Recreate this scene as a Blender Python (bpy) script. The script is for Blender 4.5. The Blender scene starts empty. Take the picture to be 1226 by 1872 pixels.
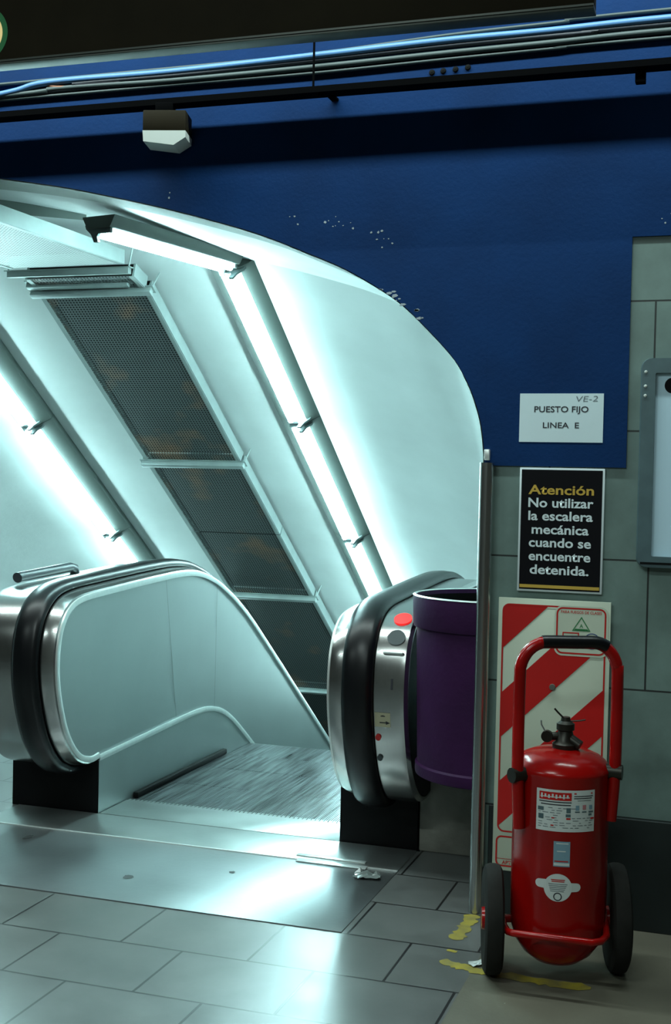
import bpy, bmesh, math, random
from mathutils import Vector, Matrix
random.seed(7)
PI = math.pi
sc = bpy.context.scene
COL = sc.collection

# ------------------------------------------------------------------ camera
cam = bpy.data.cameras.new('camera')
cam.sensor_fit = 'VERTICAL'; cam.sensor_height = 36.0; cam.lens = 36.0 * 2298.87 / 1872.0
cam.clip_start = 0.05
camo = bpy.data.objects.new('camera', cam); COL.objects.link(camo)
yaw, pitch, roll = math.radians(18.181), math.radians(1.3608), math.radians(1.2918)
fw = Vector((-math.sin(yaw)*math.cos(pitch), math.cos(yaw)*math.cos(pitch), -math.sin(pitch)))
rt = Vector((math.cos(yaw), math.sin(yaw), 0)); up = rt.cross(fw)
r2 = rt*math.cos(roll) + up*math.sin(roll); u2 = -rt*math.sin(roll) + up*math.cos(roll)
m4 = Matrix((r2, u2, -fw)).transposed().to_4x4(); m4.translation = Vector((0, 0, 1.36))
camo.matrix_world = m4
sc.camera = camo

# ------------------------------------------------------------------ world, exposure, light levels
w = bpy.data.worlds.new('world'); sc.world = w; w.use_nodes = True
w.node_tree.nodes['Background'].inputs[0].default_value = (0.5, 0.6, 0.6, 1)
w.node_tree.nodes['Background'].inputs[1].default_value = 0.006
sc.view_settings.view_transform = 'Standard'; sc.view_settings.look = 'None'
sc.view_settings.exposure = 0.0; sc.view_settings.gamma = 1.0
sc.view_settings.use_curve_mapping = False
TUBE = 84.0            # fluorescent tubes in the tunnel
TUBE_COL = (0.58, 0.98, 1.0)
SLOT_W = 100.0          # ceiling lamp close to the blue wall
HALL_W = 52.0          # hall lamps behind the camera
HALL_COL = (0.82, 1.0, 0.97)

# ------------------------------------------------------------------ node helpers
def mat(name, color=(0.5, 0.5, 0.5), rough=0.5, metal=0.0, spec=0.5, noise=0.0, nscale=8.0, bump=0.0, bscale=60.0,
        stretch=(1, 1, 1), emit=None, estr=0.0, dark=None, rvar=0.0):
    m = bpy.data.materials.new(name); m.use_nodes = True
    nt = m.node_tree; N = nt.nodes; L = nt.links
    b = N['Principled BSDF']
    b.inputs['Base Color'].default_value = (*color, 1)
    b.inputs['Roughness'].default_value = rough
    b.inputs['Metallic'].default_value = metal
    b.inputs['Specular IOR Level'].default_value = spec
    if emit:
        b.inputs['Emission Color'].default_value = (*emit, 1); b.inputs['Emission Strength'].default_value = estr
    if noise or bump or rvar:
        tc = N.new('ShaderNodeTexCoord'); mp = N.new('ShaderNodeMapping'); mp.inputs['Scale'].default_value = stretch
        L.new(tc.outputs['Object'], mp.inputs['Vector'])
    if noise or rvar:
        nz = N.new('ShaderNodeTexNoise'); nz.inputs['Scale'].default_value = nscale; nz.inputs['Detail'].default_value = 6
        L.new(mp.outputs[0], nz.inputs['Vector'])
        cr = N.new('ShaderNodeValToRGB')
        cr.color_ramp.elements[0].position = 0.3; cr.color_ramp.elements[1].position = 0.7
        d = dark if dark else tuple(c*(1-noise) for c in color)
        cr.color_ramp.elements[0].color = (*d, 1); cr.color_ramp.elements[1].color = (*color, 1)
        L.new(nz.outputs['Fac'], cr.inputs[0]); L.new(cr.outputs[0], b.inputs['Base Color'])
        if rvar:
            mr = N.new('ShaderNodeMapRange'); mr.inputs['To Min'].default_value = max(0.02, rough-rvar); mr.inputs['To Max'].default_value = rough+rvar
            L.new(nz.outputs['Fac'], mr.inputs['Value']); L.new(mr.outputs[0], b.inputs['Roughness'])
    if bump:
        n2 = N.new('ShaderNodeTexNoise'); n2.inputs['Scale'].default_value = bscale; n2.inputs['Detail'].default_value = 4
        L.new(mp.outputs[0], n2.inputs['Vector'])
        bp = N.new('ShaderNodeBump'); bp.inputs['Strength'].default_value = bump; bp.inputs['Distance'].default_value = 0.01
        L.new(n2.outputs['Fac'], bp.inputs['Height']); L.new(bp.outputs[0], b.inputs['Normal'])
    return m

def brick_mat(name, c1, c2, mortar, bw, rh, axes, shift, msize=0.004, rough=0.4, spec=0.5, offset=0.5):
    m = bpy.data.materials.new(name); m.use_nodes = True
    nt = m.node_tree; N = nt.nodes; L = nt.links; b = N['Principled BSDF']
    tc = N.new('ShaderNodeTexCoord'); sp = N.new('ShaderNodeSeparateXYZ'); L.new(tc.outputs['Object'], sp.inputs[0])
    cb = N.new('ShaderNodeCombineXYZ')
    L.new(sp.outputs[axes[0]], cb.inputs[0]); L.new(sp.outputs[axes[1]], cb.inputs[1])
    mp = N.new('ShaderNodeMapping'); mp.inputs['Location'].default_value = (shift[0], shift[1], 0)
    L.new(cb.outputs[0], mp.inputs['Vector'])
    br = N.new('ShaderNodeTexBrick'); br.offset = offset; br.squash = 1
    br.inputs['Scale'].default_value = 1; br.inputs['Brick Width'].default_value = bw; br.inputs['Row Height'].default_value = rh
    br.inputs['Mortar Size'].default_value = msize; br.inputs['Mortar Smooth'].default_value = 0.1; br.inputs['Bias'].default_value = 0
    br.inputs['Color1'].default_value = (*c1, 1); br.inputs['Color2'].default_value = (*c2, 1); br.inputs['Mortar'].default_value = (*mortar, 1)
    L.new(mp.outputs[0], br.inputs['Vector'])
    nz = N.new('ShaderNodeTexNoise'); nz.inputs['Scale'].default_value = 6; nz.inputs['Detail'].default_value = 8; nz.inputs['Roughness'].default_value = 0.65
    L.new(tc.outputs['Object'], nz.inputs['Vector'])
    mr = N.new('ShaderNodeMapRange'); mr.inputs['From Min'].default_value = 0.3; mr.inputs['From Max'].default_value = 0.7
    mr.inputs['To Min'].default_value = 0.72; mr.inputs['To Max'].default_value = 1.05; L.new(nz.outputs['Fac'], mr.inputs['Value'])
    mx = N.new('ShaderNodeMix'); mx.data_type = 'RGBA'; mx.blend_type = 'MULTIPLY'; mx.inputs['Factor'].default_value = 1
    L.new(br.outputs['Color'], mx.inputs[6]); L.new(mr.outputs[0], mx.inputs[7]); L.new(mx.outputs[2], b.inputs['Base Color'])
    r2_ = N.new('ShaderNodeMapRange'); r2_.inputs['To Min'].default_value = rough-0.08; r2_.inputs['To Max'].default_value = rough+0.12
    L.new(nz.outputs['Fac'], r2_.inputs['Value']); L.new(r2_.outputs[0], b.inputs['Roughness'])
    b.inputs['Specular IOR Level'].default_value = spec
    bp = N.new('ShaderNodeBump'); bp.inputs['Strength'].default_value = 0.4; bp.inputs['Distance'].default_value = 0.002; bp.invert = True
    L.new(br.outputs['Fac'], bp.inputs['Height']); L.new(bp.outputs[0], b.inputs['Normal'])
    return m

def perf_mat(name, color, pitch, rad, rust=True):
    """sheet metal with real round holes (transparent), uv in metres"""
    m = bpy.data.materials.new(name); m.use_nodes = True
    nt = m.node_tree; N = nt.nodes; L = nt.links; b = N['Principled BSDF']; out = N['Material Output']
    b.inputs['Roughness'].default_value = 0.5; b.inputs['Metallic'].default_value = 0.35
    uv = N.new('ShaderNodeTexCoord')
    def m2(op, a, bb=None):
        n = N.new('ShaderNodeVectorMath'); n.operation = op; L.new(a, n.inputs[0])
        if bb is not None: n.inputs[1].default_value = bb
        return n
    s = m2('SCALE', uv.outputs['UV']); s.inputs['Scale'].default_value = 1/pitch
    fr = m2('FRACTION', s.outputs[0]); sub = m2('SUBTRACT', fr.outputs[0], (0.5, 0.5, 0)); ln = m2('LENGTH', sub.outputs[0])
    lt = N.new('ShaderNodeMath'); lt.operation = 'LESS_THAN'; lt.inputs[1].default_value = rad/pitch; L.new(ln.outputs['Value'], lt.inputs[0])
    tr = N.new('ShaderNodeBsdfTransparent'); mx = N.new('ShaderNodeMixShader')
    L.new(lt.outputs[0], mx.inputs[0]); L.new(b.outputs[0], mx.inputs[1]); L.new(tr.outputs[0], mx.inputs[2]); L.new(mx.outputs[0], out.inputs['Surface'])
    nz = N.new('ShaderNodeTexNoise'); nz.inputs['Scale'].default_value = 3.2; nz.inputs['Detail'].default_value = 7
    L.new(uv.outputs['Object'], nz.inputs['Vector'])
    cr = N.new('ShaderNodeValToRGB'); cr.color_ramp.elements[0].position = 0.54; cr.color_ramp.elements[1].position = 0.72
    cr.color_ramp.elements[0].color = (*color, 1); cr.color_ramp.elements[1].color = (0.28, 0.16, 0.10, 1) if rust else (*color, 1)
    L.new(nz.outputs['Fac'], cr.inputs[0]); L.new(cr.outputs[0], b.inputs['Base Color'])
    return m

# ------------------------------------------------------------------ geometry helpers
class MB:
    def __init__(s): s.bm = bmesh.new(); s.uv = None
    def quad(s, a, b, c, d):
        return s.bm.faces.new([s.bm.verts.new(p) for p in (a, b, c, d)])
    def poly(s, pts): return s.bm.faces.new([s.bm.verts.new(p) for p in pts])
    def box(s, x0, x1, y0, y1, z0, z1, bevel=0.0, M=None, seg=2):
        r = bmesh.ops.create_cube(s.bm, size=1.0)
        vs = r['verts']
        for v in vs:
            v.co = Vector(((x0+x1)/2 + v.co.x*(x1-x0), (y0+y1)/2 + v.co.y*(y1-y0), (z0+z1)/2 + v.co.z*(z1-z0)))
        if bevel:
            es = list({e for v in vs for e in v.link_edges})
            rb = bmesh.ops.bevel(s.bm, geom=es, offset=bevel, segments=seg, affect='EDGES', profile=0.5)
            vs = list({v for v in rb['verts']} | {v for v in vs if v.is_valid})
        if M is not None:
            for v in vs: v.co = M @ v.co
        return s
    def tube(s, pts, r, n=12, cap=True, taper=None):
        pts = [Vector(p) for p in pts]; rings = []; prev = None
        for i, p in enumerate(pts):
            t = (pts[min(i+1, len(pts)-1)] - pts[max(i-1, 0)]).normalized()
            if prev is None:
                a = Vector((0, 0, 1)) if abs(t.z) < 0.9 else Vector((1, 0, 0)); nn = t.cross(a).normalized()
            else: nn = (prev - t*prev.dot(t)).normalized()
            prev = nn; bb = t.cross(nn); rr = taper[i] if taper else r
            rings.append([s.bm.verts.new(p + (nn*math.cos(2*PI*k/n) + bb*math.sin(2*PI*k/n))*rr) for k in range(n)])
        for a, b in zip(rings, rings[1:]):
            for k in range(n): s.bm.faces.new([a[k], a[(k+1) % n], b[(k+1) % n], b[k]])
        if cap:
            s.bm.faces.new(rings[0][::-1]); s.bm.faces.new(rings[-1])
        return s
    def lathe(s, prof, c, n=48, axis='Z', M=None):
        """prof: (r, h) pairs"""
        rings = []
        for r, h in prof:
            ring = []
            for k in range(n):
                a = 2*PI*k/n
                p = Vector((r*math.cos(a), r*math.sin(a), h)) if axis == 'Z' else (Vector((h, r*math.cos(a), r*math.sin(a))) if axis == 'X' else Vector((r*math.cos(a), h, r*math.sin(a))))
                if M is not None: p = M @ p
                ring.append(s.bm.verts.new(Vector(c)+p))
            rings.append(ring)
        for a, b in zip(rings, rings[1:]):
            for k in range(n): s.bm.faces.new([a[k], a[(k+1) % n], b[(k+1) % n], b[k]])
        s.bm.faces.new(rings[0][::-1]); s.bm.faces.new(rings[-1])
        return s
    def grid(s, rows, close=False, uvs=None):
        vr = [[s.bm.verts.new(p) for p in row] for row in rows]
        if uvs and s.uv is None: s.uv = s.bm.loops.layers.uv.new('uv')
        for i in range(len(vr)-1):
            n = len(vr[i])
            for k in range(n if close else n-1):
                f = s.bm.faces.new([vr[i][k], vr[i][(k+1) % n], vr[i+1][(k+1) % n], vr[i+1][k]])
                if uvs:
                    for lp, (a, b) in zip(f.loops, ((i, k), (i, k+1), (i+1, k+1), (i+1, k))): lp[s.uv].uv = uvs[a][b]
        return vr
    def prism(s, pts2, f0, f1):
        """closed outline pts2, f0/f1 map a 2d point to the two end planes"""
        a = [s.bm.verts.new(f0(p)) for p in pts2]; b = [s.bm.verts.new(f1(p)) for p in pts2]; n = len(a)
        s.bm.faces.new(a); s.bm.faces.new(b[::-1])
        for k in range(n): s.bm.faces.new([a[k], b[k], b[(k+1) % n], a[(k+1) % n]])
        return s
    def build(s, name, m, parent=None, smooth=True, angle=40, solid=0.0):
        bmesh.ops.recalc_face_normals(s.bm, faces=s.bm.faces)
        me = bpy.data.meshes.new(name); s.bm.to_mesh(me); s.bm.free()
        for mm in (m if isinstance(m, (list, tuple)) else [m]): me.materials.append(mm)
        if smooth:
            me.shade_smooth() if hasattr(me, 'shade_smooth') else None
            try: me.set_sharp_from_angle(angle=math.radians(angle))
            except Exception: pass
        o = bpy.data.objects.new(name, me); COL.objects.link(o)
        if parent is not None: adopt(o, parent)
        return o

def world_loc(o):
    v = Vector(o.location); p = o.parent
    return v if p is None else v  # only used on top-level empties / meshes built in world coordinates

def adopt(o, parent):
    o.parent = parent
    root = parent
    while root.parent is not None: root = root.parent
    if parent is root: o.matrix_parent_inverse = Matrix.Translation(-Vector(root.location))
    # deeper children sit under a mesh whose own local frame already equals the world frame

def empty(name, loc, label, cat, group=None):
    o = bpy.data.objects.new(name, None); o.empty_display_size = 0.1; COL.objects.link(o)
    o.location = loc; o['label'] = label; o['category'] = cat
    if group: o['group'] = group
    return o
def tag(o, label, cat, group=None):
    o['label'] = label; o['category'] = cat
    if group: o['group'] = group
    return o
def struct(o): o['kind'] = 'structure'; return o

def text_mesh(name, s, size, place, m, parent, bold=0.0, width=None, align='LEFT', shear=0.0):
    """place: function (u, v) -> world point"""
    cu = bpy.data.curves.new(name, 'FONT'); cu.body = s; cu.size = size; cu.offset = bold; cu.align_x = align; cu.shear = shear
    cu.resolution_u = 3; cu.fill_mode = 'FRONT' if hasattr(cu, 'fill_mode') else cu.fill_mode
    to = bpy.data.objects.new(name, cu); COL.objects.link(to)
    bpy.context.view_layer.update()
    me = bpy.data.meshes.new_from_object(to.evaluated_get(bpy.context.evaluated_depsgraph_get()))
    bpy.data.objects.remove(to); bpy.data.curves.remove(cu)
    xs = [v.co.x for v in me.vertices]; x0, x1 = min(xs), max(xs)
    k = (width/(x1-x0)) if width else 1.0
    c = {'LEFT': x0, 'CENTER': (x0+x1)/2, 'RIGHT': x1}[align] if width else 0
    for v in me.vertices: v.co = place((v.co.x-c)*k, v.co.y)
    me.materials.clear(); me.materials.append(m); me.name = name
    o = bpy.data.objects.new(name, me); COL.objects.link(o); adopt(o, parent)
    return o

def catmull(pts, n=6):
    out = []; P = [Vector(p) for p in pts]
    for i in range(len(P)-1):
        p0 = P[max(i-1, 0)]; p1 = P[i]; p2 = P[i+1]; p3 = P[min(i+2, len(P)-1)]
        for k in range(n):
            t = k/n
            out.append(0.5*((2*p1) + (p2-p0)*t + (2*p0-5*p1+4*p2-p3)*t*t + (3*p1-p0-3*p2+p3)*t**3))
    out.append(P[-1]); return out

def rrect(x0, x1, z0, z1, r, n=5):
    pts = []
    for cx, cz, a0 in ((x1-r, z1-r, 0), (x0+r, z1-r, 90), (x0+r, z0+r, 180), (x1-r, z0+r, 270)):
        for k in range(n+1):
            a = math.radians(a0+90*k/n); pts.append((cx+r*math.cos(a), cz+r*math.sin(a)))
    return pts

# ------------------------------------------------------------------ materials
M = {}
M['blue'] = mat('blue paint', (0.0022, 0.031, 0.122), 0.65, spec=0.12, noise=0.25, nscale=4, bump=0.08, bscale=90)
M['tile'] = brick_mat('stone wall tile', (0.175, 0.265, 0.24), (0.16, 0.24, 0.22), (0.022, 0.03, 0.028), 0.62, 0.398, (0, 2), (0.287, -0.741+0.398*3), 0.003, 0.45)
M['plaster'] = mat('white plaster', (0.60, 0.64, 0.63), 0.62, noise=0.14, nscale=2.3, bump=0.12, bscale=26)
M['arch_shade'] = mat('grey arch mouth shade', (0.30, 0.335, 0.31), 0.7, noise=0.2, nscale=3)
M['floor'] = brick_mat('floor tile', (0.125, 0.132, 0.128), (0.11, 0.118, 0.115), (0.014, 0.014, 0.014), 0.400, 0.3085, (0, 1), (1.711, -3.59+0.3085*12), 0.004, 0.30, 0.75)
M['floor2'] = mat('pale worn floor', (0.135, 0.128, 0.095), 0.5, noise=0.25, nscale=5, bump=0.05)
M['ceiling'] = mat('hall ceiling', (0.22, 0.22, 0.2), 0.8, noise=0.1)
M['base'] = mat('dark skirting stone', (0.010, 0.018, 0.018), 0.5, noise=0.25, nscale=14)
M['hallwall'] = mat('hall wall', (0.16, 0.15, 0.13), 0.7, noise=0.2)
M['steel'] = mat('brushed stainless steel', (0.50, 0.51, 0.50), 0.24, 1.0, noise=0.12, nscale=20, stretch=(60, 1, 1), rvar=0.06)
M['panel'] = mat('matt steel panel', (0.30, 0.345, 0.34), 0.42, 0.8, noise=0.08, nscale=4, rvar=0.05)
M['alu'] = mat('aluminium trim', (0.75, 0.80, 0.78), 0.35, 0.6, noise=0.1, nscale=30)
M['rubber'] = mat('black rubber', (0.0015, 0.002, 0.003), 0.34, spec=0.4, noise=0.1, nscale=20)
M['black'] = mat('black enamel', (0.0014, 0.0016, 0.002), 0.55, spec=0.15, noise=0.2, nscale=10)
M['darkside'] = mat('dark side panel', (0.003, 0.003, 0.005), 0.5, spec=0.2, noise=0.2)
M['seam'] = mat('seam', (0.12, 0.15, 0.14), 0.6, noise=0.1)
M['plate'] = mat('worn steel floor plate', (0.30, 0.325, 0.33), 0.36, 0.88, noise=0.25, nscale=2.6, rvar=0.07, bump=0.05, bscale=45)
M['plate2'] = mat('worn comb plate', (0.42, 0.45, 0.44), 0.33, 0.85, noise=0.2, nscale=4, rvar=0.07, bump=0.05, bscale=45)
M['tread'] = mat('aluminium step tread', (0.34, 0.37, 0.38), 0.32, 0.8, noise=0.85, nscale=9, stretch=(6, 0.35, 1), rvar=0.1)
M['gap'] = mat('dark gap', (0.006, 0.007, 0.007), 0.8, spec=0.1, noise=0.1)
M['housing'] = mat('grey lamp housing', (0.085, 0.105, 0.095), 0.5, noise=0.08)
M['reflector'] = mat('white lamp reflector', (0.85, 0.88, 0.86), 0.4, noise=0.03)
M['tube'] = mat('fluorescent tube', (0.9, 0.9, 0.9), 0.3, emit=TUBE_COL, estr=TUBE)
M['holder'] = mat('lampholder plastic', (0.10, 0.13, 0.13), 0.5, noise=0.1)
M['perf'] = perf_mat('perforated sheet', (0.09, 0.105, 0.105), 0.0165, 0.0048)
M['perf_lit'] = perf_mat('perforated sheet brightly lit', (0.62, 0.66, 0.65), 0.0165, 0.0048, rust=False)  # paler copy of the perforated sheet, strong light put into its colour
M['galv'] = mat('galvanised angle', (0.30, 0.35, 0.34), 0.45, 0.4, noise=0.15, nscale=12)
M['purple'] = mat('purple painted bin', (0.036, 0.006, 0.050), 0.6, spec=0.2, noise=0.3, nscale=7, bump=0.1, bscale=50)
M['concrete'] = mat('grey concrete', (0.20, 0.20, 0.17), 0.8, noise=0.45, nscale=9, bump=0.2, bscale=40)
M['redpaint'] = mat('red paint', (0.36, 0.004, 0.003), 0.2, spec=0.35, noise=0.35, nscale=6, bump=0.03, bscale=20)
M['signred'] = mat('sign red', (0.52, 0.008, 0.006), 0.4, noise=0.1)
M['signwhite'] = mat('sign white', (0.58, 0.66, 0.53), 0.45, noise=0.08)
M['paper'] = mat('white paper', (0.66, 0.82, 0.86), 0.7, noise=0.05)
M['ink'] = mat('black ink', (0.02, 0.022, 0.03), 0.6, noise=0.05)
M['pencil'] = mat('grey ink', (0.12, 0.15, 0.17), 0.6, noise=0.05)
M['signblack'] = mat('sign black', (0.004, 0.004, 0.006), 0.6, spec=0.12, noise=0.1)
M['signyellow'] = mat('sign ochre', (0.60, 0.40, 0.08), 0.85, spec=0.05, noise=0.1)
M['signtext'] = mat('sign lettering', (0.70, 0.80, 0.82), 0.85, spec=0.05, noise=0.03)
M['green'] = mat('sign green', (0.02, 0.20, 0.06), 0.5, noise=0.05)
M['signblue'] = mat('sign blue', (0.02, 0.05, 0.20), 0.5, noise=0.05)
M['frame'] = mat('grey blue frame', (0.085, 0.145, 0.16), 0.4, noise=0.2, nscale=20)
M['poster'] = mat('poster white', (0.60, 0.84, 0.97), 0.6, noise=0.03)
M['brown'] = mat('dark brown board', (0.020, 0.016, 0.008), 0.7, spec=0.1, noise=0.3, nscale=6)
M['edge'] = mat('dull metal edge', (0.05, 0.06, 0.05), 0.45, 0.3, noise=0.1)
M['cream'] = mat('backlit cream disc', (0.75, 0.62, 0.30), 0.5, emit=(0.75, 0.55, 0.22), estr=0.6)
M['tray'] = mat('black cable tray', (0.0015, 0.0017, 0.002), 0.9, spec=0.03, noise=0.1)
M['cab_blue'] = mat('light blue cable', (0.10, 0.25, 0.50), 0.4, noise=0.1)
M['cab_grey'] = mat('grey green cable', (0.055, 0.08, 0.08), 0.5, noise=0.1)
M['cab_dark'] = mat('dark cable', (0.02, 0.025, 0.035), 0.5, noise=0.1)
M['opal'] = mat('milky plastic', (0.62, 0.68, 0.64), 0.4, noise=0.05)
M['redlens'] = mat('lit red lens', (0.5, 0.01, 0.01), 0.5, emit=(1.0, 0.02, 0.018), estr=0.9)
M['darklens'] = mat('unlit lens', (0.03, 0.045, 0.05), 0.5, noise=0.1)
M['label'] = mat('cream sticker', (0.50, 0.48, 0.32), 0.6, noise=0.1)
M['yellow'] = mat('worn yellow paint', (0.40, 0.32, 0.025), 0.6, noise=0.6, nscale=16, dark=(0.16, 0.14, 0.05))
M['tyre'] = mat('dusty tyre rubber', (0.016, 0.016, 0.014), 0.85, spec=0.2, noise=0.3, nscale=20)
M['sticker'] = mat('white sticker', (0.62, 0.68, 0.66), 0.5, noise=0.08)
M['bluesticker'] = mat('pale blue sticker', (0.20, 0.34, 0.42), 0.5, noise=0.15)
M['plastic'] = mat('clear crumpled wrapper', (0.22, 0.26, 0.25), 0.12, noise=0.3)
M['gum'] = mat('dark floor stain', (0.03, 0.035, 0.035), 0.6, noise=0.2)
M['chip'] = mat('exposed plaster', (0.35, 0.42, 0.46), 0.8, noise=0.2)
M['brass'] = mat('dark valve metal', (0.03, 0.028, 0.022), 0.4, 0.6, noise=0.3)
M['lampglass'] = mat('hall lamp diffuser', (0.9, 0.9, 0.85), 0.4, emit=HALL_COL, estr=2.0)

# ------------------------------------------------------------------ room shell
YW = 3.95; XC = -3.03; YC = 5.2; SL = math.radians(33.7)
half = [(0, 2.468), (0.2, 2.458), (0.43, 2.428), (0.6, 2.400), (0.766, 2.368), (1.066, 2.297), (1.3, 2.232), (1.454, 2.183), (1.611, 2.120),
        (1.746, 2.062), (1.879, 1.986), (1.954, 1.932), (2.047, 1.843), (2.121, 1.762), (2.168, 1.684), (2.196, 1.616), (2.215, 1.547), (2.226, 1.46), (2.227, 1.40)]
hs = [(p.x, p.y) for p in catmull([(a, b) for a, b in half], 4)]
arch = [(XC+a, b) for a, b in hs[::-1]] + [(XC-a, b) for a, b in hs[1:]]     # right spring -> crown -> left spring
ZT = 3.45; XL, XR = -9.0, 3.2; YB = -5.0
# floor
f = MB(); me_faces = []
def frect(mb, x0, x1, y0, y1, z, mi):
    q = mb.quad((x0, y0, z), (x1, y0, z), (x1, y1, z), (x0, y1, z)); q.material_index = mi
frect(f, XL, -2.82, YB, 4.50, 0, 0); frect(f, -2.82, -0.70, YB, 4.50, 0, 0); frect(f, -0.70, XR, YB, 4.0, 0, 1)
frect(f, -5.26, -2.80, 4.50, 6.0, 0, 0); frect(f, -1.12, -0.80, 4.5, 6.0, 0, 0)
q = f.quad((-5.3, 6.0, 0), (-2.80, 6.0, 0), (-2.80, 15, -9*math.tan(SL)), (-5.3, 15, -9*math.tan(SL)))
q = f.quad((-2.80, 4.45, -0.9), (-0.80, 4.45, -0.9), (-0.80, 15, -10.0), (-2.80, 15, -10.0))
fl = f.build('floor', [M['floor'], M['floor2']], smooth=False); struct(fl)
c = MB(); c.box(XL, XR, YB, 4.05, ZT, ZT+0.1); struct(c.build('ceiling', M['ceiling'], smooth=False))
for nm, a in (('wall_front', (XL, XR, YB-0.1, YB, 0, ZT)), ('wall_left', (XL-0.1, XL, YB, 4.05, 0, ZT)), ('wall_right', (XR, XR+0.1, YB, 4.05, 0, ZT))):
    b = MB(); b.box(*a); struct(b.build(nm, M['hallwall'], smooth=False))
# tiled wall right of the opening
b = MB(); b.box(-0.801, XR, YW+0.008, YW+0.12, 0.0, 2.4); struct(b.build('wall_back', M['tile'], smooth=False))
b = MB(); b.box(-0.76, XR, YW-0.004, YW+0.008, 0.0, 0.343, 0.002); struct(b.build('baseboard_back', M['base'], smooth=False))
# blue painted wall around the arch
b = MB()
def bq(x0, z0, x1, z1, zt=ZT):
    v = [(x0, z0), (x1, z1), (x1, zt), (x0, zt)]
    b.quad(*[(x, YW, z) for x, z in v])
for p, q in zip(arch, arch[1:]): bq(p[0], p[1], q[0], q[1])
bq(-0.803, 1.424, -0.362, 1.424); bq(-0.362, 2.131, XR, 2.131); bq(-5.257, 0.0, XL, 0.0)
for e in [((-0.803, 1.424), (-0.362, 1.424)), ((-0.362, 1.424), (-0.362, 2.131)), ((-0.362, 2.131), (XR, 2.131))]:
    (x0, z0), (x1, z1) = e
    b.quad((x0, YW, z0), (x1, YW, z1), (x1, YW+0.008, z1), (x0, YW+0.008, z0))
bmesh.ops.remove_doubles(b.bm, verts=b.bm.verts, dist=0.0005)
bw_ = b.build('wall_arch', M['blue'], smooth=False); struct(bw_)
# tunnel vault: level stretch, then down the slope
prof = [(-0.803, -0.0)] + arch + [(-5.257, -0.0)]
rows = []
for Y, dz in ((YW, 0), (YC, 0), (15.0, -(15.0-YC)*math.tan(SL))):
    rows.append([(x, Y, z+dz-(1.6 if z <= 0 and dz < 0 else 0)) for x, z in prof])
v = MB(); v.grid(rows); v.poly([Vector(p) for p in rows[-1]])
struct(v.build('wall_tunnel', M['plaster'], angle=30))
# added lining at the arch mouth, its darker colour stands in for shade
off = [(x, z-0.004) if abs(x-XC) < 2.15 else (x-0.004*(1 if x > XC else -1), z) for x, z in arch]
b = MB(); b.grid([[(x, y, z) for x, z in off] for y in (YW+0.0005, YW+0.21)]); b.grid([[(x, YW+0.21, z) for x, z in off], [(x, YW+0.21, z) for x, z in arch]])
struct(b.build('trim_1', M['arch_shade'], angle=30))
# paint chips on the blue wall by the arch edge
b = MB()
for (cx, cz, n) in ((-1.30, 2.21, 9), (-1.17, 2.155, 8), (-1.49, 2.25, 3), (-0.27, 2.2, 3), (-1.94, 2.33, 2)):
    for k in range(n):
        x = cx+random.gauss(0, 0.03); z = cz+random.gauss(0, 0.014); s = random.uniform(0.0015, 0.0045)
        b.poly([(x+s*random.uniform(.6, 1.6)*math.cos(a), YW-0.0006, z+s*random.uniform(.5, 1.3)*math.sin(a)) for a in (0, 1.2, 2.4, 3.6, 5)])
for k in range(14):
    i = 26+k//2; p = arch[min(i, len(arch)-1)]
    x = p[0]+random.uniform(-.02, .02); z = p[1]+random.uniform(0.004, 0.012); s = random.uniform(0.003, 0.007)
    b.poly([(x+s*1.6*math.cos(a), YW-0.0006, z+s*random.uniform(.5, 1)*math.sin(a)) for a in (0, 1.2, 2.4, 3.6, 5)])
ch = b.build('paint_chips', M['chip'], bw_, smooth=False); ch['kind'] = 'stuff'

# ------------------------------------------------------------------ hall lamps (out of frame, above and behind)
def hall_lamp(x, y, ln, watts, label, z=ZT):
    e = empty('ceiling_light', (x, y, z), label, 'ceiling light', 'hall ceiling lights')
    b = MB(); b.box(x-ln/2, x+ln/2, y-0.08, y+0.08, z-0.05, z-0.0, 0.01); b.build('housing', M['housing'], e)
    b = MB(); b.box(x-ln/2+0.02, x+ln/2-0.02, y-0.05, y+0.05, z-0.062, z-0.05, 0.004); b.build('diffuser', M['lampglass'], e)
    li = bpy.data.lights.new('lamp_glow', 'AREA'); li.shape = 'RECTANGLE'; li.size = ln; li.size_y = 0.08; li.energy = watts; li.color = HALL_COL
    lo = bpy.data.objects.new('lamp_glow', li); COL.objects.link(lo); lo.location = (x, y, z-0.07); adopt(lo, e)
hall_lamp(-2.3, 3.50, 5.6, SLOT_W, 'long slim ceiling light just in front of the blue wall above the sign board')
hall_lamp(-1.6, 0.6, 1.3, HALL_W, 'short ceiling light in the hall nearest the escalator')
hall_lamp(-0.3, -1.6, 1.3, HALL_W, 'short ceiling light in the hall behind the camera')
hall_lamp(-4.6, -0.6, 1.3, HALL_W*0.8, 'short ceiling light in the hall furthest to the left')

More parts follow.
